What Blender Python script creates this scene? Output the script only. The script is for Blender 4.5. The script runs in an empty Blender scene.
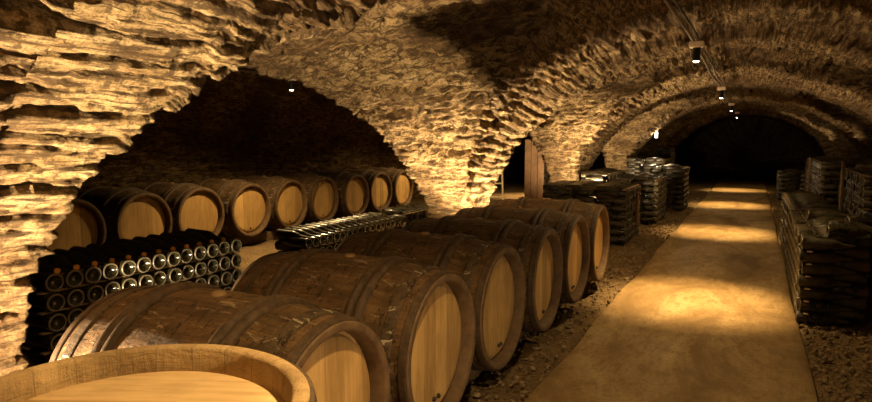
import bpy, bmesh, math, random
import numpy as np
from mathutils import Vector, Matrix

random.seed(7)
SC = bpy.context.scene
COL = SC.collection
PI = math.pi

# ------------------------------------------------------------------ helpers
def link(o, parent=None):
    COL.objects.link(o)
    if parent is not None:
        o.parent = parent
    return o

def mesh_obj(name, me, mat=None, parent=None, loc=None, rot=None):
    if mat is not None and not me.materials:
        me.materials.append(mat)
    o = bpy.data.objects.new(name, me)
    link(o, parent)
    if loc is not None: o.location = loc
    if rot is not None: o.rotation_euler = rot
    return o

def empty(name, loc=(0, 0, 0), rot=(0, 0, 0)):
    o = bpy.data.objects.new(name, None)
    o.empty_display_size = .1
    o.location = loc; o.rotation_euler = rot
    return link(o)

def tag(o, label=None, cat=None, group=None, kind=None):
    if label: o['label'] = label
    if cat: o['category'] = cat
    if group: o['group'] = group
    if kind: o['kind'] = kind
    return o

def copy_tree(o, parent=None):
    c = o.copy()
    COL.objects.link(c)
    if parent is not None: c.parent = parent
    for ch in list(o.children):
        copy_tree(ch, c)
    return c

def bm_mesh(bm, name, smooth=True, auto=None):
    me = bpy.data.meshes.new(name)
    bm.normal_update()
    bm.to_mesh(me); bm.free()
    if smooth:
        me.polygons.foreach_set('use_smooth', [True] * len(me.polygons))
        if auto is not None:
            me.set_sharp_from_angle(angle=math.radians(auto))
    return me

def box_bm(sx, sy, sz, c=(0, 0, 0), bev=.004, bm=None, rot=None):
    own = bmesh.new()
    bmesh.ops.create_cube(own, size=1)
    bmesh.ops.scale(own, vec=(sx, sy, sz), verts=own.verts)
    if bev: bmesh.ops.bevel(own, geom=own.edges[:], offset=bev, segments=2, affect='EDGES')
    M = Matrix.Translation(c)
    if rot is not None: M = M @ rot
    bmesh.ops.transform(own, matrix=M, verts=own.verts)
    if bm is None: return own
    tmp = bpy.data.meshes.new('tmp'); own.to_mesh(tmp); own.free()
    bm.from_mesh(tmp); bpy.data.meshes.remove(tmp)
    return bm

def lathe(prof, seg, axis='Z', closed=False, bm=None, uvs=False):
    """Revolve (r, h) pairs about the axis."""
    bm = bm or bmesh.new()
    uvl = bm.loops.layers.uv.new('UVMap') if uvs else None
    rings = []
    for r, h in prof:
        if r < 1e-6:
            rings.append([bm.verts.new((0, 0, h))])
        else:
            rings.append([bm.verts.new((r * math.cos(2 * PI * i / seg), r * math.sin(2 * PI * i / seg), h)) for i in range(seg)])
    n = len(rings)
    acc = [0]
    for i in range(1, n):
        acc.append(acc[-1] + math.hypot(prof[i][0] - prof[i - 1][0], prof[i][1] - prof[i - 1][1]))
    for i in range(n if closed else n - 1):
        a, b = rings[i], rings[(i + 1) % n]
        if len(a) == 1 and len(b) == 1: continue
        for j in range(seg):
            k = (j + 1) % seg
            if len(a) == 1: vs = [a[0], b[k], b[j]]; uv = [(j, i), (j + 1, i + 1), (j, i + 1)]
            elif len(b) == 1: vs = [a[j], a[k], b[0]]; uv = [(j, i), (j + 1, i), (j, i + 1)]
            else: vs = [a[j], a[k], b[k], b[j]]; uv = [(j, i), (j + 1, i), (j + 1, i + 1), (j, i + 1)]
            f = bm.faces.new(vs)
            if uvl:
                for lp, (uj, ui) in zip(f.loops, uv):
                    lp[uvl].uv = (uj / seg, acc[min(ui, n - 1)])
    return bm

def rot_to(bm, axis):
    """Lathe axis Z -> the given axis."""
    if axis == 'X': M = Matrix.Rotation(PI / 2, 4, 'Y')
    elif axis == '-X': M = Matrix.Rotation(-PI / 2, 4, 'Y')
    else: M = Matrix.Identity(4)
    bmesh.ops.transform(bm, matrix=M, verts=bm.verts)
    return bm

def tube(pts, r, name, seg=8, closed_ends=True):
    bm = bmesh.new()
    P = [Vector(p) for p in pts]
    rings = []
    for i, p in enumerate(P):
        t = (P[min(i + 1, len(P) - 1)] - P[max(i - 1, 0)]).normalized()
        s = t.orthogonal() if abs(t.z) > .95 else t.cross(Vector((0, 0, 1)))
        s.normalize(); u = s.cross(t)
        rings.append([bm.verts.new(p + s * r * math.cos(2 * PI * k / seg) + u * r * math.sin(2 * PI * k / seg)) for k in range(seg)])
    for a, b in zip(rings, rings[1:]):
        for k in range(seg):
            bm.faces.new([a[k], a[(k + 1) % seg], b[(k + 1) % seg], b[k]])
    if closed_ends:
        bm.faces.new(rings[0]); bm.faces.new(rings[-1][::-1])
    bmesh.ops.recalc_face_normals(bm, faces=bm.faces[:])
    return bm_mesh(bm, name)

# ------------------------------------------------------------------ materials
class NT:
    def __init__(s, name):
        s.m = bpy.data.materials.new(name); s.m.use_nodes = True
        s.t = s.m.node_tree; s.n = s.t.nodes
        s.b = s.n['Principled BSDF']
    def new(s, ty, **kw):
        x = s.n.new(ty)
        for k, v in kw.items(): setattr(x, k, v)
        return x
    def link(s, a, b): s.t.links.new(a, b)
    def noise(s, vec, scale, detail=6, rough=.6, dist=0):
        x = s.new('ShaderNodeTexNoise')
        x.inputs['Scale'].default_value = scale; x.inputs['Detail'].default_value = detail
        x.inputs['Roughness'].default_value = rough; x.inputs['Distortion'].default_value = dist
        if vec is not None: s.link(vec, x.inputs['Vector'])
        return x.outputs['Fac']
    def mapping(s, vec, sc=(1, 1, 1), loc=(0, 0, 0)):
        x = s.new('ShaderNodeMapping'); x.inputs['Scale'].default_value = sc; x.inputs['Location'].default_value = loc
        s.link(vec, x.inputs['Vector']); return x.outputs['Vector']
    def ramp(s, fac, stops):
        x = s.new('ShaderNodeValToRGB'); e = x.color_ramp.elements
        while len(e) < len(stops): e.new(.5)
        for el, (p, c) in zip(e, stops):
            el.position = p; el.color = (*c, 1) if len(c) == 3 else c
        s.link(fac, x.inputs['Fac']); return x.outputs['Color']
    def mix(s, fac, a, b, mode='MIX'):
        x = s.new('ShaderNodeMix'); x.data_type = 'RGBA'; x.blend_type = mode
        for v, i in ((fac, 0), (a, 6), (b, 7)):
            if isinstance(v, (int, float)): x.inputs[i].default_value = v
            elif isinstance(v, tuple): x.inputs[i].default_value = (*v, 1)
            else: s.link(v, x.inputs[i])
        return x.outputs[2]
    def math(s, op, a, b=0.):
        x = s.new('ShaderNodeMath', operation=op)
        for i, v in enumerate((a, b)):
            if isinstance(v, (int, float)): x.inputs[i].default_value = v
            else: s.link(v, x.inputs[i])
        return x.outputs[0]
    def bump(s, h, strength=.5, dist=.01, prev=None):
        x = s.new('ShaderNodeBump'); x.inputs['Strength'].default_value = strength; x.inputs['Distance'].default_value = dist
        s.link(h, x.inputs['Height'])
        if prev is not None: s.link(prev, x.inputs['Normal'])
        return x.outputs['Normal']
    def out(s, col=None, rough=None, normal=None, spec=None, metal=None):
        b = s.b
        for k, v in (('Base Color', col), ('Roughness', rough), ('Normal', normal), ('Specular IOR Level', spec), ('Metallic', metal)):
            if v is None: continue
            if isinstance(v, (int, float)): b.inputs[k].default_value = v
            elif isinstance(v, tuple): b.inputs[k].default_value = (*v, 1)
            else: s.link(v, b.inputs[k])
        return s.m
    def coord(s, w='Object'):
        return s.new('ShaderNodeTexCoord').outputs[w]

def m_stone():
    t = NT('limestone')
    uv = t.coord('UV'); ob = t.coord('Object')
    big = t.noise(ob, 1.1, 4, .6)
    mid = t.noise(t.mapping(uv, (3.5, 20, 1)), 1.0, 8, .72, .15)
    fine = t.noise(ob, 42, 6, .75)
    spots = t.noise(ob, 13, 5, .7)
    c = t.ramp(mid, [(.30, (.19, .11, .042)), (.44, (.38, .245, .105)), (.58, (.57, .40, .19)), (.74, (.78, .61, .36))])
    c = t.mix(t.ramp(big, [(.42, (0, 0, 0)), (.60, (.8, .8, .8))]), c, (.15, .085, .038), 'MIX')
    streaks = t.noise(t.mapping(uv, (4.5, 50, 1)), 1.0, 7, .72, .25)  # dark stretched-noise streaks, laid into both colour and bump
    c = t.mix(t.ramp(streaks, [(.49, (0, 0, 0)), (.56, (.92, .92, .92))]), c, (.06, .035, .016))
    c = t.mix(t.ramp(spots, [(.5, (0, 0, 0)), (.58, (.85, .85, .85))]), c, (.08, .048, .022))
    grit = t.noise(ob, 75, 3, .7)
    c = t.mix(t.ramp(grit, [(.5, (0, 0, 0)), (.62, (.6, .6, .6))]), c, (.09, .055, .025))
    h1 = t.noise(t.mapping(uv, (6, 34, 1)), 1.0, 8, .75, .3)
    n = t.bump(h1, .9, .05)
    n = t.bump(streaks, .8, .03, n)
    n = t.bump(fine, .9, .02, n)
    return t.out(c, .95, n, .12)

def m_ground():
    t = NT('earth_floor')
    ob = t.coord('Object')
    n1 = t.noise(ob, 3, 6, .65); n2 = t.noise(ob, 30, 6, .75)
    c = t.ramp(n1, [(.3, (.10, .062, .03)), (.7, (.24, .16, .08))])
    c = t.mix(t.ramp(n2, [(.42, (0, 0, 0)), (.7, (.7, .7, .7))]), c, (.32, .23, .13))
    v = t.new('ShaderNodeTexVoronoi'); v.inputs['Scale'].default_value = 38; t.link(ob, v.inputs['Vector'])
    n = t.bump(v.outputs['Distance'], .8, .02); n = t.bump(n2, .8, .02, n)
    return t.out(c, .95, n, .15)

def m_path():
    t = NT('worn_concrete')
    ob = t.coord('Object')
    n1 = t.noise(t.mapping(ob, (1, .45, 1)), 1.7, 7, .62, .8); n2 = t.noise(ob, 60, 5, .7); n3 = t.noise(t.mapping(ob, (2.2, .8, 1)), 6, 6, .7, .3)
    c = t.ramp(n1, [(.34, (.17, .105, .042)), (.5, (.34, .225, .10)), (.66, (.48, .345, .17))])
    c = t.mix(t.ramp(n3, [(.48, (0, 0, 0)), (.62, (.6, .6, .6))]), c, (.20, .125, .05))
    grit = t.noise(ob, 34, 6, .8)
    c = t.mix(t.ramp(grit, [(.5, (0, 0, 0)), (.62, (.5, .5, .5))]), c, (.16, .10, .045))
    n = t.bump(n2, .6, .008); n = t.bump(grit, .5, .01, n); n = t.bump(n3, .5, .02, n)
    return t.out(c, t.ramp(n1, [(.3, (.75,) * 3), (.7, (.6,) * 3)]), n, .2)

def m_stave(name, dark, lite, flake, fl_amt, seams=30., crack=.85):
    """Weathered barrel staves; UV u runs round the barrel, v along it."""
    t = NT(name)
    uv = t.coord('UV'); ob = t.coord('Object')
    sep = t.new('ShaderNodeSeparateXYZ'); t.link(uv, sep.inputs[0])
    ang = t.math('MULTIPLY', sep.outputs['X'], seams)
    fl = t.math('FLOOR', ang)
    fr = t.math('SUBTRACT', ang, fl)
    edge = t.math('ABSOLUTE', t.math('SUBTRACT', fr, .5))
    seam = t.math('GREATER_THAN', edge, .485)
    wn = t.new('ShaderNodeTexWhiteNoise', noise_dimensions='1D'); t.link(fl, wn.inputs['W'])
    grain = t.noise(t.mapping(uv, (60, 2.2, 1)), 1.0, 7, .7, .3)
    blot = t.noise(ob, 4.5, 6, .65)
    flk = t.noise(t.mapping(ob, (1, 3.4, 3.4)), 9, 7, .72, .6)
    c = t.ramp(t.math('ADD', t.math('MULTIPLY', grain, .75), t.math('MULTIPLY', wn.outputs['Value'], .25)), [(.3, dark), (.7, lite)])
    c = t.mix(t.ramp(blot, [(.4, (0, 0, 0)), (.66, (.75, .75, .75))]), c, tuple(x * .45 for x in dark))
    crk = t.noise(t.mapping(ob, (3.0, 1, 1)), 16, 5, .7, 1.2)
    c = t.mix(t.ramp(crk, [(.56, (0, 0, 0)), (.60, (crack,) * 3)]), c, tuple(x * .22 for x in dark))
    if fl_amt: c = t.mix(t.ramp(flk, [(.58, (0, 0, 0)), (.63, (fl_amt,) * 3)]), c, flake)
    c = t.mix(t.math('MULTIPLY', seam, .6), c, tuple(x * .5 for x in dark))
    n = t.bump(t.math('SUBTRACT', 1., seam), .25, .002); n = t.bump(grain, .6, .008, n); n = t.bump(flk, .7, .014, n); n = t.bump(crk, .6, .01, n)
    return t.out(c, .78, n, .25)

def m_head(name, a, b):
    """Planked oak head, planks run along object Z (barrel lying, head facing X)."""
    t = NT(name)
    ob = t.coord('Object')
    sep = t.new('ShaderNodeSeparateXYZ'); t.link(ob, sep.inputs[0])
    pl = t.math('MULTIPLY', sep.outputs['Y'], 9.3)
    fl = t.math('FLOOR', pl); edge = t.math('ABSOLUTE', t.math('SUBTRACT', t.math('SUBTRACT', pl, fl), .5))
    seam = t.math('GREATER_THAN', edge, .485)
    oi = t.new('ShaderNodeObjectInfo')
    wn = t.new('ShaderNodeTexWhiteNoise', noise_dimensions='2D')
    cmb = t.new('ShaderNodeCombineXYZ'); t.link(fl, cmb.inputs[0]); t.link(oi.outputs['Random'], cmb.inputs[1]); t.link(cmb.outputs[0], wn.inputs['Vector'])
    off = t.new('ShaderNodeVectorMath', operation='ADD'); t.link(ob, off.inputs[0])
    c3 = t.new('ShaderNodeCombineXYZ'); t.link(t.math('MULTIPLY', oi.outputs['Random'], 40.), c3.inputs[0]); t.link(c3.outputs[0], off.inputs[1])
    grain = t.noise(t.mapping(off.outputs[0], (1, 30, 2.5)), 1.6, 8, .65, .5)
    blot = t.noise(off.outputs[0], 5, 5, .6)
    c = t.ramp(t.math('ADD', t.math('MULTIPLY', grain, .7), t.math('MULTIPLY', wn.outputs['Value'], .3)), [(.32, tuple(x * .8 for x in a)), (.66, b)])
    c = t.mix(t.ramp(blot, [(.45, (0, 0, 0)), (.7, (.4, .4, .4))]), c, tuple(x * .6 for x in a))
    c = t.mix(t.math('MULTIPLY', seam, .25), c, tuple(x * .4 for x in a))
    n = t.bump(grain, .2, .004); n = t.bump(t.math('SUBTRACT', 1., seam), .4, .003, n)
    return t.out(c, .62, n, .3)

def m_simple(name, col, rough=.6, metal=0., spec=.4, nscale=None, var=.4, bump=.3):
    t = NT(name)
    if nscale:
        ob = t.coord('Object'); nz = t.noise(ob, nscale, 6, .7)
        c = t.ramp(nz, [(.3, tuple(x * (1 - var) for x in col)), (.7, tuple(min(1, x * (1 + var)) for x in col))])
        return t.out(c, rough, t.bump(nz, bump, .005), spec, metal)
    return t.out(col, rough, None, spec, metal)

def m_emit(name, col, s):
    t = NT(name)
    t.b.inputs['Base Color'].default_value = (.8, .8, .8, 1)
    t.b.inputs['Emission Color'].default_value = (*col, 1); t.b.inputs['Emission Strength'].default_value = s
    return t.m

def m_glass(name, col, rough, dusty=0.):
    t = NT(name)
    ob = t.coord('Object')
    if dusty:
        nz = t.noise(ob, 9, 6, .7)
        c = t.mix(t.ramp(nz, [(.4, (0, 0, 0)), (.65, (dusty,) * 3)]), col, (.24, .18, .10))
        r = t.ramp(nz, [(.4, (rough,) * 3), (.65, (min(1, rough + .5),) * 3)])
        return t.out(c, r, None, .5)
    t.out(col, rough, None, .6)
    t.b.inputs['Coat Weight'].default_value = .4; t.b.inputs['Coat Roughness'].default_value = .08
    return t.m

STONE = m_stone(); GROUND = m_ground(); PATH = m_path()
STAVE_OLD = m_stave('weathered_staves', (.055, .030, .013), (.20, .115, .05), (.30, .22, .14), .6)
STAVE_PALE = m_stave('pale_staves', (.44, .29, .14), (.64, .45, .23), (.22, .14, .06), .35, 24., .12)
HEAD_OLD = m_head('amber_oak_head', (.40, .24, .085), (.60, .385, .15))
HEAD_PALE = m_head('pale_oak_head', (.44, .28, .125), (.66, .465, .24))
HOOP = m_simple('dark_hoop', (.055, .033, .017), .7, 0., .3, 22, .6, .6)
HOOP_FLAKED = m_stave('flaking_hoop', (.05, .032, .018), (.10, .065, .035), (.42, .35, .25), .9, 3.)
BUNGM = m_simple('bung_wood', (.20, .12, .055), .7, nscale=20)
PLUGM = m_simple('dark_plug', (.03, .018, .01), .6, nscale=30)
RAILM = m_simple('rail_timber', (.16, .10, .05), .8, nscale=12)
LATHM = m_simple('lath_wood', (.34, .22, .10), .8, nscale=18)
GLASS = m_glass('dark_green_glass', (.028, .024, .010), .12)
RIM = m_simple('scuffed_rim_highlight', (.17, .14, .095), .35, 0., .5)  # rim wear plus light caught on the base, painted as paler colour
GLASS_DUSTY = m_glass('dusty_dark_glass', (.011, .011, .006), .2, .35)
CAPM = m_simple('orange_cap', (.85, .36, .05), .45)
BLACK = m_simple('black_metal', (.012, .011, .010), .4, .2, .5)
BOXM = m_simple('tan_box', (.80, .60, .38), .6, nscale=30, var=.15)
CABLEM = m_simple('dull_cable', (.16, .12, .08), .5)
LENS = m_emit('lit_lens', (1., .82, .55), 14.)
LENSW = m_emit('lit_white_lens', (1., .95, .85), 12.)
BOARDM = m_simple('brown_board', (.17, .09, .04), .8, nscale=7)
PEBBLE = m_simple('pebble', (.24, .17, .095), .9, nscale=14)
WHITEM = m_simple('pale_ladder_wood', (.62, .52, .38), .7, nscale=20, var=.2)

# ------------------------------------------------------------------ cave: distance-like field, surface nets, course relief
CX, A0, Z0, B0 = -.25, 2.45, .2, 2.05
AX, AA, AB = -5.0, 1.9, 2.05
UC = 3.62; PITCH = 4.5

def hashf(i, j, k=0, s=0):
    with np.errstate(over='ignore'):
        h = (i.astype(np.int64) * 374761393 + j.astype(np.int64) * 668265263 + (k.astype(np.int64) if hasattr(k, 'astype') else k) * 2147483647 + s * 974634777)
        h = (h ^ (h >> 13)) * 1274126177
        h = h ^ (h >> 16)
    return (h & 0xffff) / 65535.

def vnoise(x, y, z, s=0):
    xi, yi, zi = np.floor(x), np.floor(y), np.floor(z)
    fx, fy, fz = x - xi, y - yi, z - zi
    fx, fy, fz = (f * f * (3 - 2 * f) for f in (fx, fy, fz))
    xi, yi, zi = xi.astype(np.int64), yi.astype(np.int64), zi.astype(np.int64)
    r = 0
    for a in (0, 1):
        for b in (0, 1):
            for c in (0, 1):
                w = (fx if a else 1 - fx) * (fy if b else 1 - fy) * (fz if c else 1 - fz)
                r = r + w * hashf(xi + a, yi + b, zi + c, s)
    return r

def fbm(x, y, z, o=4, s=0):
    r = 0; amp = .5
    for i in range(o):
        r = r + amp * vnoise(x * 2 ** i, y * 2 ** i, z * 2 ** i, s + i * 17)
        amp *= .5
    return r / (1 - .5 ** o)

def f_main(x, y, z):
    zz = np.maximum(z - Z0, 0) / B0
    g = np.sqrt(((x - CX) / A0) ** 2 + zz ** 2) - 1
    g = g * 2.1
    for k in range(5):
        u = 5.95 + PITCH * k
        d = np.clip((.30 - np.abs(y - u)) / .05, 0, 1)
        g = g + (.085 if k == 0 else .05) * d
    d = np.clip((.3 - np.abs(y - 20.6)) / .06, 0, 1)
    g = g + .16 * d
    return np.maximum(np.maximum(g, -(y + 1.3)), y - 27.)

def f_aisle(x, y, z):
    zz = np.maximum(z - Z0, 0) / AB
    g = (np.abs((x - AX) / AA) ** 3 + zz ** 3) ** (1 / 3.) - 1
    return np.maximum(np.maximum(g * 1.9, -(y + .6)), y - 23.)

def f_bays(x, y, z, right=False):
    X = 2 * CX - x if right else x
    out = np.full(np.broadcast(x, y, z).shape, 9., dtype=np.float32)
    zc = 2.12 + (np.minimum(X, -1.2) + 1.3) * .085
    z0 = .5
    for k in range(0 if not right else 1, 4):
        du = y - (UC + PITCH * k)
        aL = 2.2 if k == 0 else 1.99
        a = np.where(du > 0, 2.13, aL); p = np.where(du > 0, 1.55, 2.55)
        q = np.abs(du) / a; w = np.maximum(z - z0, 0) / np.maximum(zc + (.07 if k else 0) - z0, .2)
        g = (q ** p + w ** p) ** (1 / p) - 1
        out = np.minimum(out, g * 1.5)
    out = np.maximum(out, X + 1.15)
    return np.maximum(out, (-3.3 - X) if right else (-4.2 - X))

def field(x, y, z):
    return np.minimum(np.minimum(f_main(x, y, z), f_aisle(x, y, z)), np.minimum(f_bays(x, y, z), f_bays(x, y, z, True)))

def surface_nets(x0, x1, y0, y1, z0, z1, h):
    xs = np.arange(x0, x1 + h * .5, h, dtype=np.float32); ys = np.arange(y0, y1 + h * .5, h, dtype=np.float32); zs = np.arange(z0, z1 + h * .5, h, dtype=np.float32)
    V = field(xs[:, None, None], ys[None, :, None], zs[None, None, :]).astype(np.float32)
    S = V < 0
    cnt = np.zeros(tuple(n - 1 for n in S.shape), np.int8)
    for a in (0, 1):
        for b in (0, 1):
            for c in (0, 1):
                cnt += S[a:S.shape[0] - 1 + a, b:S.shape[1] - 1 + b, c:S.shape[2] - 1 + c]
    act = np.argwhere((cnt > 0) & (cnt < 8))
    idx = np.full(cnt.shape, -1, np.int32); idx[tuple(act.T)] = np.arange(len(act))
    acc = np.zeros((len(act), 3)); num = np.zeros(len(act))
    i, j, k = act.T
    cor = [(a, b, c) for a in (0, 1) for b in (0, 1) for c in (0, 1)]
    for p in cor:
        for ax in range(3):
            if p[ax]: continue
            q = list(p); q[ax] = 1
            v0 = V[i + p[0], j + p[1], k + p[2]]; v1 = V[i + q[0], j + q[1], k + q[2]]
            m = (v0 < 0) != (v1 < 0)
            t = np.where(m, v0 / np.where(m, v0 - v1, 1), 0)
            pt = np.stack([np.full(len(act), p[0], float), np.full(len(act), p[1], float), np.full(len(act), p[2], float)], 1)
            pt[:, ax] += t
            acc[m] += pt[m]; num += m
    P = (act + acc / num[:, None]) * h + np.array([x0, y0, z0])
    quads = []
    for ax in range(3):
        sl0 = [slice(None)] * 3; sl1 = [slice(None)] * 3
        sl0[ax] = slice(0, -1); sl1[ax] = slice(1, None)
        e = np.argwhere(S[tuple(sl0)] != S[tuple(sl1)])
        b, c = (ax + 1) % 3, (ax + 2) % 3
        ok = (e[:, b] > 0) & (e[:, c] > 0) & (e[:, b] < cnt.shape[b]) & (e[:, c] < cnt.shape[c])
        e = e[ok]
        def cell(db, dc):
            g = e.copy(); g[:, b] += db; g[:, c] += dc
            return idx[tuple(g.T)]
        q = np.stack([cell(-1, -1), cell(0, -1), cell(0, 0), cell(-1, 0)], 1)
        flip = ~S[tuple(e.T)]
        q[~flip] = q[~flip][:, ::-1]
        quads.append(q)
    return P, np.concatenate(quads)

def relief(P):
    x, y, z = P.T
    e = .02
    n = np.stack([field(x + e, y, z) - field(x - e, y, z), field(x, y + e, z) - field(x, y - e, z), field(x, y, z + e) - field(x, y, z - e)], 1)
    n = n / np.maximum(np.linalg.norm(n, axis=1, keepdims=True), 1e-6)      # points into the rock
    fs = np.stack([f_main(x, y, z), f_aisle(x, y, z), f_bays(x, y, z), f_bays(x, y, z, True)], 1)
    w = fs.argmin(1)
    al = np.where(w < 2, y, x)
    cx = np.where(w == 0, CX, np.where(w == 1, AX, 0.))
    kk = np.round((y - UC) / PITCH)
    hor = np.where(w < 2, np.abs(x - cx), np.abs(y - UC - kk * PITCH))
    ss = np.where(z < .5, z, .5 + np.arctan2(z - .5, np.maximum(hor, .01)) * 1.9)
    side = np.where(w < 2, np.sign(x - cx), np.sign(y - UC - kk * PITCH))
    sd = (w * 3 + side).astype(np.int64)
    wob = fbm(al * .8 + side * 9, ss * 1.5, side * 5 + w * 3., 3) - .5
    s2 = ss + .20 * wob + .035 * (fbm(al * 6, ss * 6, w * 7. + side, 3, 5) - .5)
    hc = .078
    row = np.floor(s2 / hc); fr = s2 / hc - row
    rr = hashf(row, row * 0, 0, 3)
    wd = .26 + .3 * rr
    cc = al / wd + rr * 5 + .9 * (fbm(al * 3, ss * 7, w * 1., 2, 9) - .5)
    col = np.floor(cc); fc = cc - col
    rnd = hashf(row, col, sd + 5, 11)
    lo = np.clip((fbm(al * 1.3, ss * 5., w * 11. + side, 3, 21) - .40) / .2, 0, 1)     # only some beds are open
    far = np.clip((y - 2.5) / 1.5, 0, 1)
    near = np.clip((1.9 - y) / .8, 0, 1) * (w == 0) * (x < CX)                          # coarser rock face at the near pier
    rag = (fbm(x * 22, y * 22, z * 22, 3, 77) - .5) * .022
    jd = np.minimum(fr, (1 - fr) * 1.6) * hc + rag; jv = np.minimum(fc, 1 - fc) * wd + rag
    jh = np.clip(1 - jd / (.013 + .006 * far), 0, 1) ** .7 * ((.006 + .032 * far) + (.040 + .02 * near) * lo)
    jw = np.clip(1 - jv / .010, 0, 1) * .016 * np.clip((hashf(row, col, sd, 13) - .25) * 3, 0, 1)
    rid = 1 - np.abs(2 * fbm(al * 2.6, ss * 13, w * 3. + side, 3, 61) - 1)              # thin broken edges
    d = np.maximum(jh, jw) + (rnd - .5) * .030 - .014 * (1 - fr) * lo + (fbm(x * 2, y * 2, z * 2, 2, 31) - .5) * .09 \
        + (fbm(al * 7, ss * 20, w * 5. + side, 4, 41) - .5) * .060 + (fbm(x * 24, y * 24, z * 30, 3, 47) - .5) * (.035 - .012 * far) + (rid ** 3 - .3) * .022
    s3 = ss + .16 * (fbm(al * .9 + side * 3, ss * 1.2, w * 5., 3, 91) - .5) + .03 * (fbm(al * 5, ss * 4, w * 5., 2, 93) - .5)
    hb = .115; rb = np.floor(s3 / hb); fb = s3 / hb - rb
    lb = np.clip((fbm(al * 1.5 + rb * 3.7, rb * 5.3, w * 2. + side, 3, 95) - .40) / .12, 0, 1)
    step = np.clip((.96 - fb) / .05, 0, 1)
    d = d + lb * (.012 - .062 * fb * step + .030 * np.clip(1 - fb / .22, 0, 1)) * (.55 + .75 * near * np.clip((z - .75) / .3, 0, 1))
    low = near * np.clip((1.05 - z) / .25, 0, 1)
    d = d + low * ((fbm(x * 30, y * 30, z * 42, 3, 147) - .5) * .05 + np.clip((fbm(x * 17, y * 17, z * 26, 3, 151) - .55) / .08, 0, 1) * .025)
    ho = np.clip((fbm(al * 3, ss * 11, w * 2. + side, 3, 55) - .58) / .06, 0, 1)
    d = d + ho * .040
    mid = .25 * np.clip((y - 2.5) / 1.5, 0, 1)
    d = d * (1 + .5 * mid) + (np.abs(fbm(al * 6, ss * 16, w * 7. + side, 3, 101) - .5) - .12) * -.06
    crown = np.clip((z - 1.95) / .2, 0, 1) * (w == 0)
    band = (np.abs((y - 5.95 + PITCH / 2) % PITCH - PITCH / 2) < .31) & (w == 0)
    d = np.maximum(d - .018, -.06) * (1 - .35 * crown) * np.where(band, .42, 1.)
    return P + n * d[:, None], np.stack([al, ss + w * 10 + side * 3], 1)

def build_cave():
    blocks = [  # x0,x1,y0,y1,h
        (-3.35, -1.15, .35, 3.4, .0135),
        (-3.35, -1.15, 3.3, 7.6, .022),
        (-3.35, -1.15, 7.5, 13.0, .026),
        (-1.25, 2.9, -1.45, 3.4, .035),
        (-3.35, -1.15, -1.45, .45, .05),
        (-1.25, 3.4, 3.3, 9.0, .03),
        (-1.25, 3.6, 8.9, 13.0, .045),
        (-3.35, 3.6, 12.9, 27.3, .045),
        (-7.2, -3.25, -.9, 12.0, .045),
        (-7.2, -3.25, 11.9, 23.3, .07)]
    parts = {}
    for (x0, x1, y0, y1, h) in blocks:
        P, Q = surface_nets(x0, x1, y0, y1, -.12, 2.55, h)
        P, UV = relief(P)
        c = P[Q].mean(1)
        lab = np.where(c[:, 0] < -3.3, 4, np.where(c[:, 1] > 24, 3, np.where(c[:, 2] > 1.6, 0, np.where(c[:, 0] < CX, 1, 2))))
        lab = np.where((lab == 4) & (c[:, 2] > 1.75), 5, lab)
        for L in np.unique(lab):
            parts.setdefault(int(L), []).append((P, UV, Q[lab == L]))
    names = {0: 'ceiling', 1: 'wall_left', 2: 'wall_right', 3: 'wall_far', 4: 'wall_back', 5: 'ceiling'}
    for L, lst in parts.items():
        vs, uvs, qs, off = [], [], [], 0
        for P, UV, q in lst:
            u, inv = np.unique(q, return_inverse=True)
            vs.append(P[u]); uvs.append(UV[u]); qs.append(inv.reshape(q.shape) + off); off += len(u)
        V = np.concatenate(vs); U = np.concatenate(uvs); Qd = np.concatenate(qs)
        me = bpy.data.meshes.new(names[L])
        me.vertices.add(len(V)); me.vertices.foreach_set('co', V.astype(np.float32).ravel())
        me.loops.add(Qd.size); me.loops.foreach_set('vertex_index', Qd.astype(np.int32).ravel())
        me.polygons.add(len(Qd)); me.polygons.foreach_set('loop_start', np.arange(0, Qd.size, 4, dtype=np.int32))
        me.update(calc_edges=True); me.validate()
        uvl = me.uv_layers.new(name='UVMap')
        uvl.data.foreach_set('uv', U[Qd.ravel()].astype(np.float32).ravel())
        me.polygons.foreach_set('use_smooth', np.ones(len(me.polygons), bool))
        o = mesh_obj(names[L], me, STONE); tag(o, kind='structure')
build_cave()

# ------------------------------------------------------------------ floor and path
def grid_ground():
    h = .05
    xs = np.arange(-7.1, 3.7, h); ys = np.arange(-1.4, 27.2, h)
    X, Y = np.meshgrid(xs, ys, indexing='ij')
    onp = (X > -1.03) & (X < .38)
    Z = (fbm(X * 3, Y * 3, X * 0, 4, 3) - .5) * .05 + (fbm(X * 14, Y * 14, X * 0, 2, 8) - .5) * .03 - .022
    Z = np.where(onp, -.06, Z)
    V = np.stack([X, Y, Z], -1).reshape(-1, 3)
    ny = len(ys); i, j = np.meshgrid(np.arange(len(xs) - 1), np.arange(ny - 1), indexing='ij')
    a = (i * ny + j).ravel(); Q = np.stack([a, a + ny, a + ny + 1, a + 1], 1)
    me = bpy.data.meshes.new('floor'); me.from_pydata(V.tolist(), [], Q.tolist())
    me.polygons.foreach_set('use_smooth', [True] * len(me.polygons))
    tag(mesh_obj('floor', me, GROUND), kind='structure')
grid_ground()
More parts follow.
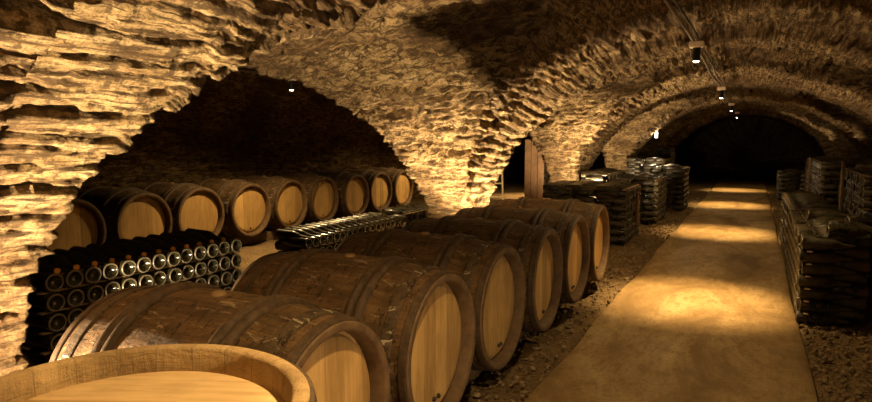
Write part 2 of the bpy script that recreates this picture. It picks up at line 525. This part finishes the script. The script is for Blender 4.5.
def build_path():
    bm = bmesh.new()
    n = 90
    for i in range(n):
        pass
    xsn = [-1.0, -.985, -.33, .33, .345]
    rows = []
    for i in range(n + 1):
        y = -1.3 + 28.4 * i / n
        wl = .012 * math.sin(y * 2.1) + .008 * math.sin(y * 5.3); wr = .01 * math.sin(y * 1.7 + 1)
        row = [(-1.01 + wl, -.08), (-1.0 + wl, -.012), (-.985 + wl, 0), (-.93 + wl, 0), (-.33, .004), (.27 + wr, 0), (.33 + wr, 0), (.345 + wr, -.012), (.355 + wr, -.08)]
        rows.append([bm.verts.new((x, y, z)) for x, z in row])
    for a, b in zip(rows, rows[1:]):
        for k in range(len(a) - 1):
            bm.faces.new([a[k], a[k + 1], b[k + 1], b[k]])
    tag(mesh_obj('path', bm_mesh(bm, 'path', True, 40), PATH), kind='structure')
build_path()

def pebbles():
    bm = bmesh.new()
    rnd = random.Random(3)
    ico = bmesh.new(); bmesh.ops.create_icosphere(ico, subdivisions=1, radius=1)
    base = [v.co.copy() for v in ico.verts]; fcs = [[v.index for v in f.verts] for f in ico.faces]; ico.free()
    for q in range(3600):
        if q < 1900: x = rnd.uniform(-1.45, -1.0) ; y = rnd.uniform(1.6, 12)
        elif q < 2700: x = rnd.uniform(.36, .95); y = rnd.uniform(3.6, 5.1)
        else: x = rnd.choice((rnd.uniform(-1.4, -1.02), rnd.uniform(.37, .52))); y = rnd.uniform(5, 17)
        r = .005 + .016 * rnd.random() ** 3
        M = Matrix.Rotation(rnd.random() * 6, 3, 'Z') @ Matrix.Rotation(rnd.random() * 6, 3, 'X')
        s = Vector((r * rnd.uniform(.7, 1.4), r * rnd.uniform(.7, 1.4), r * rnd.uniform(.5, .9)))
        vs = [bm.verts.new(Vector((x, y, -.008 + s.z * .3)) + M @ Vector((b.x * s.x, b.y * s.y, b.z * s.z))) for b in base]
        for f in fcs: bm.faces.new([vs[i] for i in f])
    o = mesh_obj('gravel', bm_mesh(bm, 'gravel', False), PEBBLE)
    tag(o, 'loose brown gravel along both edges of the concrete path', 'gravel', kind='stuff')
pebbles()

# ------------------------------------------------------------------ barrels
BL, RH, RB = 1.0, .33, .37
def brad(t, rb=RB):           # t along 0..1
    return RH + (rb - RH) * (1 - abs(2 * t - 1) ** 2.2)

def stave_mesh(L=BL):
    prof = []
    for i in range(33):
        t = i / 32; prof.append((brad(t), t * L))
    prof = [(RH - .062, .080), (RH - .036, .074), (RH - .032, .006), (RH - .026, 0)] + [(prof[0][0] - .004, 0)] + [(prof[0][0], .005)] + prof[1:-1] + \
           [(RH, L - .005), (RH - .004, L), (RH - .026, L), (RH - .032, L - .006), (RH - .036, L - .074), (RH - .062, L - .080)]
    bm = lathe(prof, 90, uvs=True)
    rot_to(bm, '-X')       # length runs to -X; the front head sits at x = 0 and faces +X
    bmesh.ops.recalc_face_normals(bm, faces=bm.faces[:])
    return bm_mesh(bm, 'staves', True, 50)

def head_mesh(x, L=BL):
    s = 1 if x == 0 else -1
    xx = -.05 if x == 0 else -(L - .05)
    prof = [(0, .0), (.12, .001), (.24, 0), (RH - .062, 0), (RH - .056, -.004), (RH - .048, -.020), (RH - .034, -.022)]
    bm = lathe([(r, h * 1.) for r, h in prof], 64)
    rot_to(bm, 'X' if s > 0 else '-X')
    bmesh.ops.translate(bm, vec=(xx, 0, 0), verts=bm.verts)
    bmesh.ops.recalc_face_normals(bm, faces=bm.faces[:])
    for f in bm.faces:
        if f.normal.x * s < 0: f.normal_flip()
    return bm_mesh(bm, 'head', True, 40)

def hoop_mesh(d0, w, th=.013, L=BL, ridged=True):
    """Hoop between distances d0 and d0+w from the front head, following the bulge."""
    prof = []
    n = 12
    for i in range(n + 1):
        q = i / n; d = d0 + w * q
        b = th * (.15 + 1.35 * math.sqrt(max(0., math.sin(PI * q)))) if ridged else th * .6
        if i in (0, n): b = th * .3
        prof.append((brad(d / L) + b, d))
    prof += [(brad((d0 + w) / L) - .003, d0 + w), (brad(d0 / L) - .003, d0)]
    bm = lathe(prof, 72, closed=True, uvs=True); rot_to(bm, '-X')
    bmesh.ops.recalc_face_normals(bm, faces=bm.faces[:])
    return bm_mesh(bm, 'hoop', True, 60)

def cyl_mesh(name, r, h, r2=None, seg=20, bev=.003):
    r2 = r if r2 is None else r2
    bm = lathe([(0, 0), (r, 0), (r2 + 0, h - bev), (r2 - bev, h), (0, h)], seg)
    bmesh.ops.recalc_face_normals(bm, faces=bm.faces[:])
    return bm_mesh(bm, name, True, 40)

ENDG = m_simple('end_grain', (.125, .075, .036), .75, nscale=16)
def _end(me):
    if len(me.materials) > 1: return
    me.materials.append(ENDG)
    for p in me.polygons:
        c = p.center; rr = math.hypot(c.y, c.z)
        if (c.x > -.08 or c.x < -.92) and rr < RH - .0005 and me.materials[0] is STAVE_OLD: p.material_index = 1
SM = stave_mesh(); HF = head_mesh(0); HB = head_mesh(1)
HOOPS = [(.006, .034, False), (.075, .05, False), (.228, .042, True), (.274, .042, True)]
HM = []
for d, w, rg in HOOPS:
    HM.append(hoop_mesh(d, w, ridged=rg)); HM.append(hoop_mesh(BL - d - w, w, ridged=rg))
BUNG = cyl_mesh('bung', .028, .016, .025)
PLUG = cyl_mesh('tap_plug', .012, .016, .010)

def add_plug(t, mat, y, z, x=-.053):
    p = mesh_obj('tap_plug', PLUG, mat, t, (x, y, z), (0, PI / 2, 0)); return p

def make_barrel(stave, head, label, group, bung=True):
    t = empty('wine_barrel'); tag(t, label, 'barrel', group)
    def m(me, mat, name, loc=None):
        me2 = me.copy() if me.materials and me.materials[0] != mat else me
        return mesh_obj(name, me2 if me2 is me else _set(me2, mat), mat, t, loc)
    def _set(me, mat): me.materials.clear(); me.materials.append(mat); return me
    sv = m(SM, stave, 'staves'); _end(sv.data); m(HF, head, 'front_head'); m(HB, head, 'back_head')
    for i, h in enumerate(HM):
        m(h, HOOP_FLAKED if i // 2 == 1 and stave is STAVE_OLD else HOOP, 'hoop')
    if bung: m(BUNG, BUNGM, 'bung', (-.5, 0, RB - .006))
    return t

# front row along the path
FRONT = [1.52, 2.31, 3.06, 3.82, 4.61, 5.42]
FL = ['lying oak barrel with sunlit-looking amber head just behind the pale upright barrel',
      'large lying oak barrel second behind the pale upright barrel, full head in view',
      'lying oak barrel with dark dusty staves, third in the row from the upright barrel',
      'lying oak barrel, fourth in the row along the path from the upright barrel',
      'lying oak barrel beside the path, second from the far end of the front row',
      'lying oak barrel at the far end of the front row beside the bottle stacks']
FL[0] = 'lying oak barrel nearest the pale upright barrel, its amber head half in shade'
front = make_barrel(STAVE_OLD, HEAD_OLD, FL[0], 'barrels lying in a row beside the path')
for i, u in enumerate(FRONT):
    b = front if i == 0 else copy_tree(front)
    b.location = (-1.155 + (.01, 0, -.01, .005, 0, -.005)[i], u, .43)
    b.rotation_euler = (0, 0, (.02, 0, -.01, .012, -.012, .01)[i])
    b['label'] = FL[i]
    add_plug(b, PLUGM, (.02, -.02, .05, .03, -.02, .01)[i], -.225)
# row in the side aisle
back = make_barrel(STAVE_OLD, HEAD_OLD, '', 'barrels lying in a row in the side aisle', True)
ordn = ['first', 'second', 'third', 'fourth', 'fifth', 'sixth', 'seventh', 'eighth', 'ninth', 'tenth', 'eleventh', 'twelfth', 'thirteenth', 'fourteenth', 'fifteenth',
        'sixteenth', 'seventeenth', 'eighteenth', 'nineteenth', 'twentieth']
for i in range(9):
    b = back if i == 0 else copy_tree(back)
    b.location = (-5.6 + .02 * math.sin(i * 2.3), 3.43 + .765 * i, .46)
    b.rotation_euler = (0, 0, .02 * math.sin(i * 1.7))
    b['label'] = ('oak barrel in the side aisle, leftmost and half hidden by the lit rock pier' if i == 0 else
                  'oak barrel in the side aisle, last before the lit stone pier' if i == 8 else
                  f'oak barrel with round amber head, {ordn[i]} from the left in the side aisle row')
    if i in (3, 4, 7, 2, 5):
        add_plug(b, PLUGM, .0 + .02 * math.sin(i), -.235)
# pale upright barrel in the foreground
up = make_barrel(STAVE_PALE, HEAD_PALE, 'pale upright oak barrel with recessed planked top, nearest the camera', None)
up.location = (-.995, .67, .865); up.rotation_euler = (0, -PI / 2, 0)
up.scale = (.86, 1.03, 1.03)
up.rotation_euler = (Matrix.Rotation(math.radians(25), 3, 'Z') @ Matrix.Rotation(-PI / 2, 3, 'Y')).to_euler()

# timber rails under the rows
def rail(loc, sx, sy, sz, label, group):
    o = mesh_obj('timber_rail', bm_mesh(box_bm(sx, sy, sz, bev=.006), 'timber_rail', True, 40), RAILM, None, loc)
    tag(o, label, 'timber rail', group)
rail((-1.40, 3.4, .022), .09, 5.0, .085, 'timber rail under the heads of the front barrel row', None)
rail((-1.90, 3.4, .022), .09, 5.0, .085, 'timber rail under the rear ends of the front barrel row', None)
rail((-5.85, 6.5, .045), .10, 7.2, .11, 'timber rail under the heads of the side aisle barrels', None)
rail((-6.35, 6.5, .045), .10, 7.2, .11, 'timber rail under the rear ends of the side aisle barrels', None)

# ------------------------------------------------------------------ bottles
RBOT, LBOT = .0465, .335
def bottle_mesh(name, seg=20, lo=False, mat=GLASS):
    if lo:
        prof = [(0, .022), (.034, .005), (.040, 0), (RBOT, .006), (RBOT, .185), (.036, .222), (.019, .262), (.0145, .31), (.017, .325), (.014, LBOT), (0, LBOT)]
    else:
        prof = [(0, .034), (.010, .032), (.022, .022), (.033, .006), (.0365, .001), (.041, 0), (.0455, .004), (RBOT, .012), (RBOT, .10), (RBOT, .178), (.0445, .196), (.038, .220), (.028, .244),
                (.0205, .264), (.0165, .285), (.0130, .308), (.0150, .312), (.0150, .320), (.0130, .324), (.0130, LBOT), (0, LBOT)]
    bm = lathe(prof, seg); rot_to(bm, '-X')    # base at x=0 faces +X, neck towards -X
    bmesh.ops.recalc_face_normals(bm, faces=bm.faces[:])
    me = _mt(bm_mesh(bm, name, True, 50), mat)
    me.materials.append(RIM)
    for p in me.polygons:
        c = p.center
        if c.x > -.0045 and .0375 < math.hypot(c.y, c.z) < .0465: p.material_index = 1
    return me
def _mt(me, mat):
    me.materials.clear(); me.materials.append(mat); return me
BOT = bottle_mesh('wine_bottle'); BOTD = bottle_mesh('dusty_bottle', mat=GLASS_DUSTY)
CAP = lathe([(0, .0005), (.0125, 0), (.0150, .003), (.0150, .012), (.0145, .012)], 16)
rot_to(CAP, 'X'); bmesh.ops.scale(CAP, vec=(-1, 1, 1), verts=CAP.verts); bmesh.ops.recalc_face_normals(CAP, faces=CAP.faces[:])
# local: cap plate at -LBOT, skirt towards the neck
bmesh.ops.translate(CAP, vec=(0, 0, 0), verts=CAP.verts)
for v in CAP.verts: v.co.x = -(LBOT + .002) - v.co.x * 1.0
CAP = _mt(bm_mesh(CAP, 'crown_cap', True, 50), CAPM)

proto_b = bpy.data.objects.new('wine_bottle', BOT)
nbot = [0]
def bottle(x, y, z, sgn, label, group, cap=False, dusty=False, rz=0., tilt=0.):
    """sgn=+1: base faces +X at (x,y,z); sgn=-1: base faces -X."""
    o = proto_b.copy(); o.name = 'wine_bottle'
    if dusty: o.data = BOTD
    COL.objects.link(o)
    o.location = (x, y, z); o.rotation_euler = (random.uniform(-3, 3), tilt, (0 if sgn > 0 else PI) + rz)
    tag(o, label, 'bottle', group)
    if cap:
        c = bpy.data.objects.new('crown_cap', CAP); link(c, o)
    nbot[0] += 1
    return o

LATHS = {}
def lath(x, y0, y1, z, label, group, w=.035, th=.006):
    key = (round(y1 - y0, 3), w)
    if key not in LATHS:
        LATHS[key] = _mt(bm_mesh(box_bm(w, y1 - y0, th, bev=.001), 'wooden_lath', True, 40), LATHM)
    o = mesh_obj('wooden_lath', LATHS[key], None, None, (x, (y0 + y1) / 2, z))
    tag(o, label, 'lath', group)

loose = []      # (x,y,z,sgn) for the bottles past the individual count
def rows_word(k, n):           # k from the top
    return 'top' if k == 0 else f'{ordn[k]}'

# stack one: between the left pier and the barrels; base ends face the barrels
P1 = .098
def stack(xf, u0, ncol, zs, sgn, place, indiv, group, cap_top=True, dz=.0, dusty=False, depth=1, pitch=.0985):
    """indiv(kind,k,c) -> True when the bottle is an object of its own. k counts rows from the top."""
    n = len(zs)
    for k, z in enumerate(zs):
        for c in range(ncol):
            u = u0 + pitch * c + random.uniform(-.003, .003)
            if indiv('A', k, c):
                bottle(xf + random.uniform(-.008, .008), u, z, sgn,
                       f'dark bottle lying base-out, {ordn[c]} from the {place[1]} in {ordn[k]} row down, {place[0]}', group, dusty=dusty)
            else: loose.append((xf, u, z, sgn))
        if True:
            for c in range(ncol - 1):
                u = u0 + pitch * (c + .5); x = xf - sgn * .40
                if indiv('B', k, c):
                    bottle(x, u, z + .052, -sgn,
                           f'dark bottle lying neck-out, {ordn[c]} from the {place[1]} in {ordn[k]} neck row, {place[0]}', group, cap=place[1] == 'left' and cap_top and k < 2, dusty=dusty or not cap_top,
                           tilt=-(.03 if k == 0 else 0))
                elif not (n - k < 3 and place[0] == 'stack by left rock'): loose.append((x, u, z + .052, -sgn))
        lath(xf - sgn * .05, u0 - .06, u0 + pitch * (ncol - 1) + .06, z - .0495, f'thin wooden lath under {ordn[k]} bottle row, {place[0]}', group + ' laths')

zs1 = [.645 - .1 * k for k in range(7)]
stack(-3.0, 1.74, 13, zs1, 1, ('stack by left rock', 'left'), lambda t, k, c: (t == 'A' and k < 6) or (t == 'B' and k < 2), 'bottles in the stack by the left rock pier')
zs2 = [.445 - .1 * k for k in range(5)]
zs2 = [z for z in zs2 if z > .02]
stack(-3.38, 4.12, 17, zs2, 1, ('low stack under arch', 'left'), lambda t, k, c: k < 3 and (t == 'A' or k < 2 or c < 2), 'bottles in the low stack under the arch', False)

# right stack next to the path: base ends face the path
gR = 'bottles in the low stack right of the path'
zsr = [.58 - .0925 * k for k in range(7)]
for k, z in enumerate(zsr):
    for c in range(20):
        u = 5.2 + .0985 * c
        zz = z
        if c < 2 or k == 0 or (c < 10):
            ind = c < 4 or (k == 0 and c < 14)
            if ind: bottle(.34 + random.uniform(-.012, .012), u, zz, -1, f'dusty bottle, {ordn[k]} row down, {ordn[c]} column from front, stack right of path', gR, dusty=True)
            else: loose.append((.34, u, zz, -1))
        else: loose.append((.34, u, zz, -1))
        if c < 19:
            if c < 2 or (k == 0 and c < 10): bottle(.76 + random.uniform(-.01, .01), u + .049, zz + .045, 1, f'dusty bottle neck toward path, {ordn[k]} row down, {ordn[c]} column back, right of path', gR, dusty=True)
            else: loose.append((.76, u + .049, zz + .045, 1))
    lath(.39, 5.12, 7.15, z - .0495, f'thin wooden lath under {ordn[k]} bottle row, stack right of path', 'laths of the right stack')
# loose bottles lying on that stack
for i, (x, y, r) in enumerate([(.50, 5.25, .08), (.86, 5.33, 3.25), (.55, 5.62, -.3), (.70, 5.95, .25), (.45, 6.4, .1)]):
    b = bottle(x, y, .672, -1, ['dusty bottle lying loose at front edge atop the stack right of path', 'dusty bottle lying loose with neck pointing left atop the right stack',
               'dusty bottle lying askew atop the middle of the right stack', 'dusty bottle lying loose further back atop the right stack', 'dusty bottle lying loose at back atop the right stack'][i], 'loose bottles on the right stack', dusty=True, rz=r)

# farther stacks: one object of uncounted bottles, laths one by one
def far_stack(vf, u0, u1, z1, sgn, place, ndepth=2, full_top=True, pitch=.0985, zp=.1, wob=.0):
    nc = int((u1 - u0) / pitch); nr = int((z1 - .0) / zp)
    for d in range(ndepth):
        xf = vf - sgn * d * .43
        for k in range(nr):
            z = .05 + zp * k
            for c in range(nc):
                face = d == 0 or c == 0 or k == nr - 1 or (sgn > 0 and c == nc - 1)
                if not face: continue
                loose.append((xf + random.uniform(-.012, .012), u0 + .05 + pitch * c, z, sgn))
                if c < nc - 1 and (c == 0 or k == nr - 1 or c == nc - 2): loose.append((xf - sgn * .40, u0 + .1 + pitch * c, z + .05, -sgn))
    for k in range(nr):
        lath(vf - sgn * .04, u0 - .03, u1 + .03, .05 + zp * k + .0495, f'thin lath over {ordn[k]} bottle row up, {place}', 'laths of ' + place)
FAR = [(-1.42, 8.0, 9.15, .72, 1, 'first stack left of path', 2), (-1.34, 10.25, 11.45, .74, 1, 'second stack left of path', 2),
       (-1.15, 12.4, 13.4, .84, 1, 'third stack left of path', 2), (-2.0, 9.5, 11.2, .80, 1, 'stack behind the first left stack', 1),
       (-2.12, 7.9, 9.0, .76, 1, 'stack nearest the second pier', 1), (-1.75, 14.3, 15.6, .95, 1, 'stack near the third pier', 2),
       (-2.0, 17.6, 18.6, 1.12, 1, 'tall striped stack at the far arch', 1),
       (.36, 7.5, 9.4, .62, -1, 'second low stack right of path', 1), (.92, 6.85, 8.8, 1.08, -1, 'tall right stack', 2),
       (.88, 10.6, 13.4, 1.02, -1, 'second tall right stack', 2), (.42, 10.2, 11.2, .5, -1, 'small stack right of path', 1), (.52, 15.8, 17.2, .62, -1, 'farthest right stack', 2),
       (1.0, 14.2, 15.4, .95, -1, 'stack before farthest right stack', 1),
       (-4.9, 15.9, 18.0, 1.3, 1, 'tall stack in side aisle', 1), (-5.5, 18.6, 20.5, 1.4, 1, 'far stack in side aisle', 1),
       (-3.45, 5.95, 6.75, .5, 1, 'short stack behind the lit pier', 1)]
for a in FAR: far_stack(*a[:5], a[5], a[6])

def build_loose():
    me = bottle_mesh('lo', 10, True)
    n = len(me.vertices); co = np.empty(n * 3, np.float32); me.vertices.foreach_get('co', co); co = co.reshape(-1, 3)
    faces = [tuple(p.vertices) for p in me.polygons]
    L = np.array([l for f in faces for l in f], np.int32); LS = np.array([p.loop_start for p in me.polygons], np.int32)
    N = len(loose); MI = np.array([p.material_index for p in me.polygons], np.int32)
    V = np.empty((N, n, 3), np.float32)
    for i, (x, y, z, s) in enumerate(loose):
        q = co.copy()
        if s < 0: q[:, 0] *= -1; q[:, 1] *= -1
        V[i] = q + np.array([x, y, z])
    out = bpy.data.meshes.new('wine_bottles')
    out.vertices.add(N * n); out.vertices.foreach_set('co', V.ravel())
    LL = (L[None, :] + (np.arange(N) * n)[:, None]).astype(np.int32)
    out.loops.add(LL.size); out.loops.foreach_set('vertex_index', LL.ravel())
    S = (LS[None, :] + (np.arange(N) * len(L))[:, None]).astype(np.int32)
    out.polygons.add(S.size); out.polygons.foreach_set('loop_start', S.ravel())
    out.update(calc_edges=True); out.validate()
    out.polygons.foreach_set('use_smooth', np.ones(len(out.polygons), bool))
    bpy.data.meshes.remove(me)
    out.materials.append(GLASS_DUSTY); out.materials.append(RIM)
    out.polygons.foreach_set('material_index', np.tile(MI, N))
    o = mesh_obj('wine_bottles', out)
    tag(o, 'dark dusty wine bottles filling the stacks along both sides of the path and the aisle', 'bottles', kind='stuff')
build_loose()
print('bottles', nbot[0], 'loose', len(loose))

def post(loc, sx, sy, sz, label, mat=LATHM):
    o = mesh_obj('wooden_post', bm_mesh(box_bm(sx, sy, sz, bev=.005), 'wooden_post', True, 40), mat, None, loc)
    tag(o, label, 'post', None)
post((-1.385, 8.6, .42), .03, .10, .42, 'short upright wooden board on the path side of the first left stack', BOARDM)
post((.90, 8.25, .55), .025, .09, 1.1, 'upright wooden post on the face of the tall right stack')
post((.86, 12.4, .52), .025, .10, 1.04, 'upright wooden post on the face of the second tall right stack')

# plank panel and ladder seen through the second arch
t = empty('plank_panel', (-3.33, 10.05, 0)); tag(t, 'brown wooden plank panel standing in the side aisle, seen through the second arch', 'panel')
for i in range(3):
    mesh_obj('plank', bm_mesh(box_bm(.11, .03, 1.35, (-.115 + .115 * i, 0, .675), .004), 'plank', True, 40), BOARDM, t)
mesh_obj('batten', bm_mesh(box_bm(.33, .025, .09, (0, .028, 1.1), .003), 'batten', True, 40), BOARDM, t)
t = empty('ladder', (-4.55, 11.2, 0), (math.radians(-14), 0, math.radians(30))); tag(t, 'thin pale ladder leaning in the side aisle, seen through the second arch', 'ladder')
for s in (-.2, .2): mesh_obj('rail', bm_mesh(box_bm(.035, .03, 1.75, (s, 0, .88), .004), 'rail', True, 40), WHITEM, t)
rg = _mt(bm_mesh(box_bm(.38, .025, .025, bev=.003), 'rung', True, 40), WHITEM)
for i in range(6): mesh_obj('rung', rg, None, t, (0, 0, .22 + .27 * i))

# ------------------------------------------------------------------ lamps
WARM = (1., .66, .27)
def light(kind, name, loc, aim, energy, col, parent=None, size=60, blend=.6, rad=.03):
    l = bpy.data.lights.new(name, kind); l.energy = energy; l.color = col
    l.shadow_soft_size = rad
    if kind == 'SPOT': l.spot_size = math.radians(size); l.spot_blend = blend
    o = bpy.data.objects.new(name, l); link(o)
    d = Vector(aim) - Vector(loc)
    o.location = loc; o.rotation_euler = d.to_track_quat('-Z', 'Y').to_euler()
    return o

def spot_fixture(x, y, z, label, energy, wide, size=57, col=WARM):
    """Black cylinder downlight under a tan junction box."""
    t = empty('ceiling_spotlight', (x, y, z)); tag(t, label, 'spotlight', 'ceiling spotlights')
    mesh_obj('junction_box', bm_mesh(box_bm(.11, .075, .05, (0, 0, 0), .006), 'junction_box', True, 40), BOXM, t)
    bm = lathe([(0, -.024), (.029, -.024), (.031, -.028), (.031, -.132), (.025, -.132), (.025, -.122), (0, -.122)], 24)
    bmesh.ops.recalc_face_normals(bm, faces=bm.faces[:])
    mesh_obj('lamp_housing', bm_mesh(bm, 'lamp_housing', True, 40), BLACK, t)
    bm = lathe([(0, -.142), (.012, -.1405), (.020, -.137), (.0245, -.130), (.0245, -.124)], 20)
    bmesh.ops.recalc_face_normals(bm, faces=bm.faces[:])
    mesh_obj('lens', bm_mesh(bm, 'lens', True), LENS, t)
    light('SPOT', 'spot', (x, y, z - .16), (x, y, 0), energy, col, size=size, blend=1., rad=.02)
    light('SPOT', 'spill', (x, y, z - .16), (x, y, 0), wide, col, size=150, blend=.7, rad=.03)
    return t

XC = -.455
CR = [1.25, 5.46, 9.7, 13.9, 18.2]
ZL = [2.11, 2.11, 2.07, 2.06, 2.06]
NL = ['', 'black ceiling spotlight on tan box, nearest of the row over the path', 'black ceiling spotlight over the path, second along the cable',
      'small black ceiling spotlight at the crown just before the dark far arch', 'black ceiling spotlight beyond the third, over the far end of path']
EN = [270, 520, 480, 420, 340]; EW = [85, 62, 42, 32, 20]
for i, u in enumerate(CR):
    spot_fixture(XC, u, ZL[i], NL[i] or 'black ceiling spotlight above the foreground barrels, out of the picture', EN[i], EW[i])
# cable along the crown
pts = []
for i in range(len(CR) - 1):
    for q in range(8):
        f = q / 8
        y = CR[i] + (CR[i + 1] - CR[i]) * f
        pts.append((XC + .004 * math.sin(y * 3), y, ZL[i] + (ZL[i + 1] - ZL[i]) * f + .02 - .02 * math.sin(PI * f)))
pts.append((XC, CR[-1], ZL[-1] + .02))
for dx, nm, lb in ((-.025, 'cable', 'dull brown cable strung along the vault crown between spotlights'), (.022, 'cable', 'thin dark cable running beside the brown cable on the vault crown')):
    me = tube([(x + dx, y, z + .012) for x, y, z in pts], .010 if dx < 0 else .008, 'cable')
    tag(mesh_obj(nm, me, CABLEM if dx < 0 else BLACK), lb, 'cable')

# side aisle lamps and conduit
XA = -4.72
AL = [5.5, 9.8, 14.1]
for i, u in enumerate(AL):
    spot_fixture(XA, u, 2.04, ['black spotlight hanging in the dark side aisle above the barrel row', 'black spotlight in the side aisle hidden behind the lit pier',
                               'black spotlight in the side aisle beyond the second arch'][i], [110, 70, 400][i], [140, 150, 40][i], 75)
tag(mesh_obj('conduit', tube([(XA, 4.0, 2.06), (XA, 5.4, 2.055), (XA, 9.7, 2.055), (XA, 14.1, 2.055)], .018, 'conduit'), CABLEM), 'brown conduit holding the side aisle spotlight', 'conduit')

def uplight(x, y, z, aim, energy, label, size=95, col=(1., .76, .46)):
    t = empty('uplight', (x, y, z)); tag(t, label, 'uplight', 'uplights at the piers')
    bm = lathe([(0, 0), (.05, 0), (.05, .012), (.02, .016), (.02, .04), (.04, .05), (.042, .10), (.036, .10), (.034, .085), (0, .085)], 20)
    bmesh.ops.recalc_face_normals(bm, faces=bm.faces[:])
    mesh_obj('lamp_housing', bm_mesh(bm, 'lamp_housing', True, 40), BLACK, t)
    bm = lathe([(0, .088), (.033, .088)], 16)
    mesh_obj('lens', bm_mesh(bm, 'lens', True), LENS, t)
    light('SPOT', 'spot', (x, y, z + .105), aim, energy, col, size=size, blend=.7, rad=.04)
UP = [(-2.24, .55, .02, (-2.45, 1.1, 1.5), 1150, 'floor uplight at the left rock pier behind the upright barrel', 140),
      (-2.45, 4.95, .02, (-2.45, 5.6, 1.6), 660, 'floor uplight at the near face of the bright stone pier', 104),
      (-2.28, 6.05, .02, (-1.6, 5.95, 2.0), 380, 'floor uplight at the path face of the bright stone pier', 120),
      (-2.25, 9.2, .02, (-2.1, 9.9, 2.1), 520, 'floor uplight at the second stone pier', 150),
      (-2.45, 12.95, .02, (-2.55, 14.6, 1.4), 240, 'floor uplight at the third stone pier', 150),
      (-1.9, 8.95, .725, (-2.2, 10.6, 1.75), 110, 'added fill light standing on the first stack left of the path', 84),  # added lamp, brightens the path face of the second pier
      (-1.75, 11.2, .80, (-2.2, 14.2, 1.75), 130, 'added fill light standing on the second stack left of the path', 84),  # extra lamp added to lift the third pier and its rib
      (1.35, 1.5, .02, (-1.5, 2.9, 2.0), 100, 'added unseen fill light by the right wall beside the camera, out of the picture', 110),  # out-of-frame fill added to brighten the dim vault overhead
      (1.6, 9.1, .02, (1.3, 9.75, 1.8), 110, 'floor uplight behind the tall right stack', 38),
      (1.7, 13.7, .02, (1.35, 14.3, 1.8), 110, 'floor uplight behind the second tall right stack', 38),
      (1.7, 18.1, .02, (1.3, 18.8, 1.8), 130, 'floor uplight behind the farthest right stack', 38)]
for (x, y, z, aim, e, lb, sz) in UP: uplight(x, y, z, aim, e, lb, sz)

# white flood lamp on the left vault
fl = empty('wall_floodlight', (-2.06, 15.1, 1.46), (0, 0, 0)); tag(fl, 'small lit white floodlight fixed on the left of the vault', 'floodlight')
mesh_obj('lamp_housing', bm_mesh(box_bm(.10, .05, .17, bev=.012), 'lamp_housing', True, 40), BLACK, fl)
mesh_obj('lens', bm_mesh(box_bm(.06, .01, .13, (0, -.028, 0), .003), 'lens', True, 40), LENSW, fl)
mesh_obj('bracket', bm_mesh(box_bm(.20, .025, .04, (-.12, .01, 0), .004), 'bracket', True, 40), BLACK, fl)
light('SPOT', 'spot', (-1.98, 14.95, 1.46), (-1.7, 12.2, 1.5), 50, (1., .74, .42), size=130, blend=.8)
fl.rotation_euler = (0, 0, math.radians(25))

# ------------------------------------------------------------------ world, camera, view
W = bpy.data.worlds.new('dark'); SC.world = W; W.use_nodes = True
W.node_tree.nodes['Background'].inputs[0].default_value = (0, 0, 0, 1)
F = 610.
TP = math.atan(.1); TH = math.atan(319 * math.cos(TP) / F)
cam = bpy.data.cameras.new('camera'); cam.sensor_fit = 'HORIZONTAL'; cam.sensor_width = 36.; cam.lens = F * 36 / 872
cam.clip_start = .05
co = bpy.data.objects.new('camera', cam); link(co)
co.location = (0, 0, 1.34); co.rotation_euler = (PI / 2 - TP, 0, TH)
SC.camera = co
vs = SC.view_settings
vs.view_transform = 'Standard'; vs.look = 'None'; vs.gamma = 1.; vs.exposure = .2; vs.use_curve_mapping = False
SC.cycles.max_bounces = 5
SC.cycles.diffuse_bounces = 3
SC.cycles.glossy_bounces = 2
SC.cycles.use_denoising = True
SC.cycles.sample_clamp_indirect = 4.
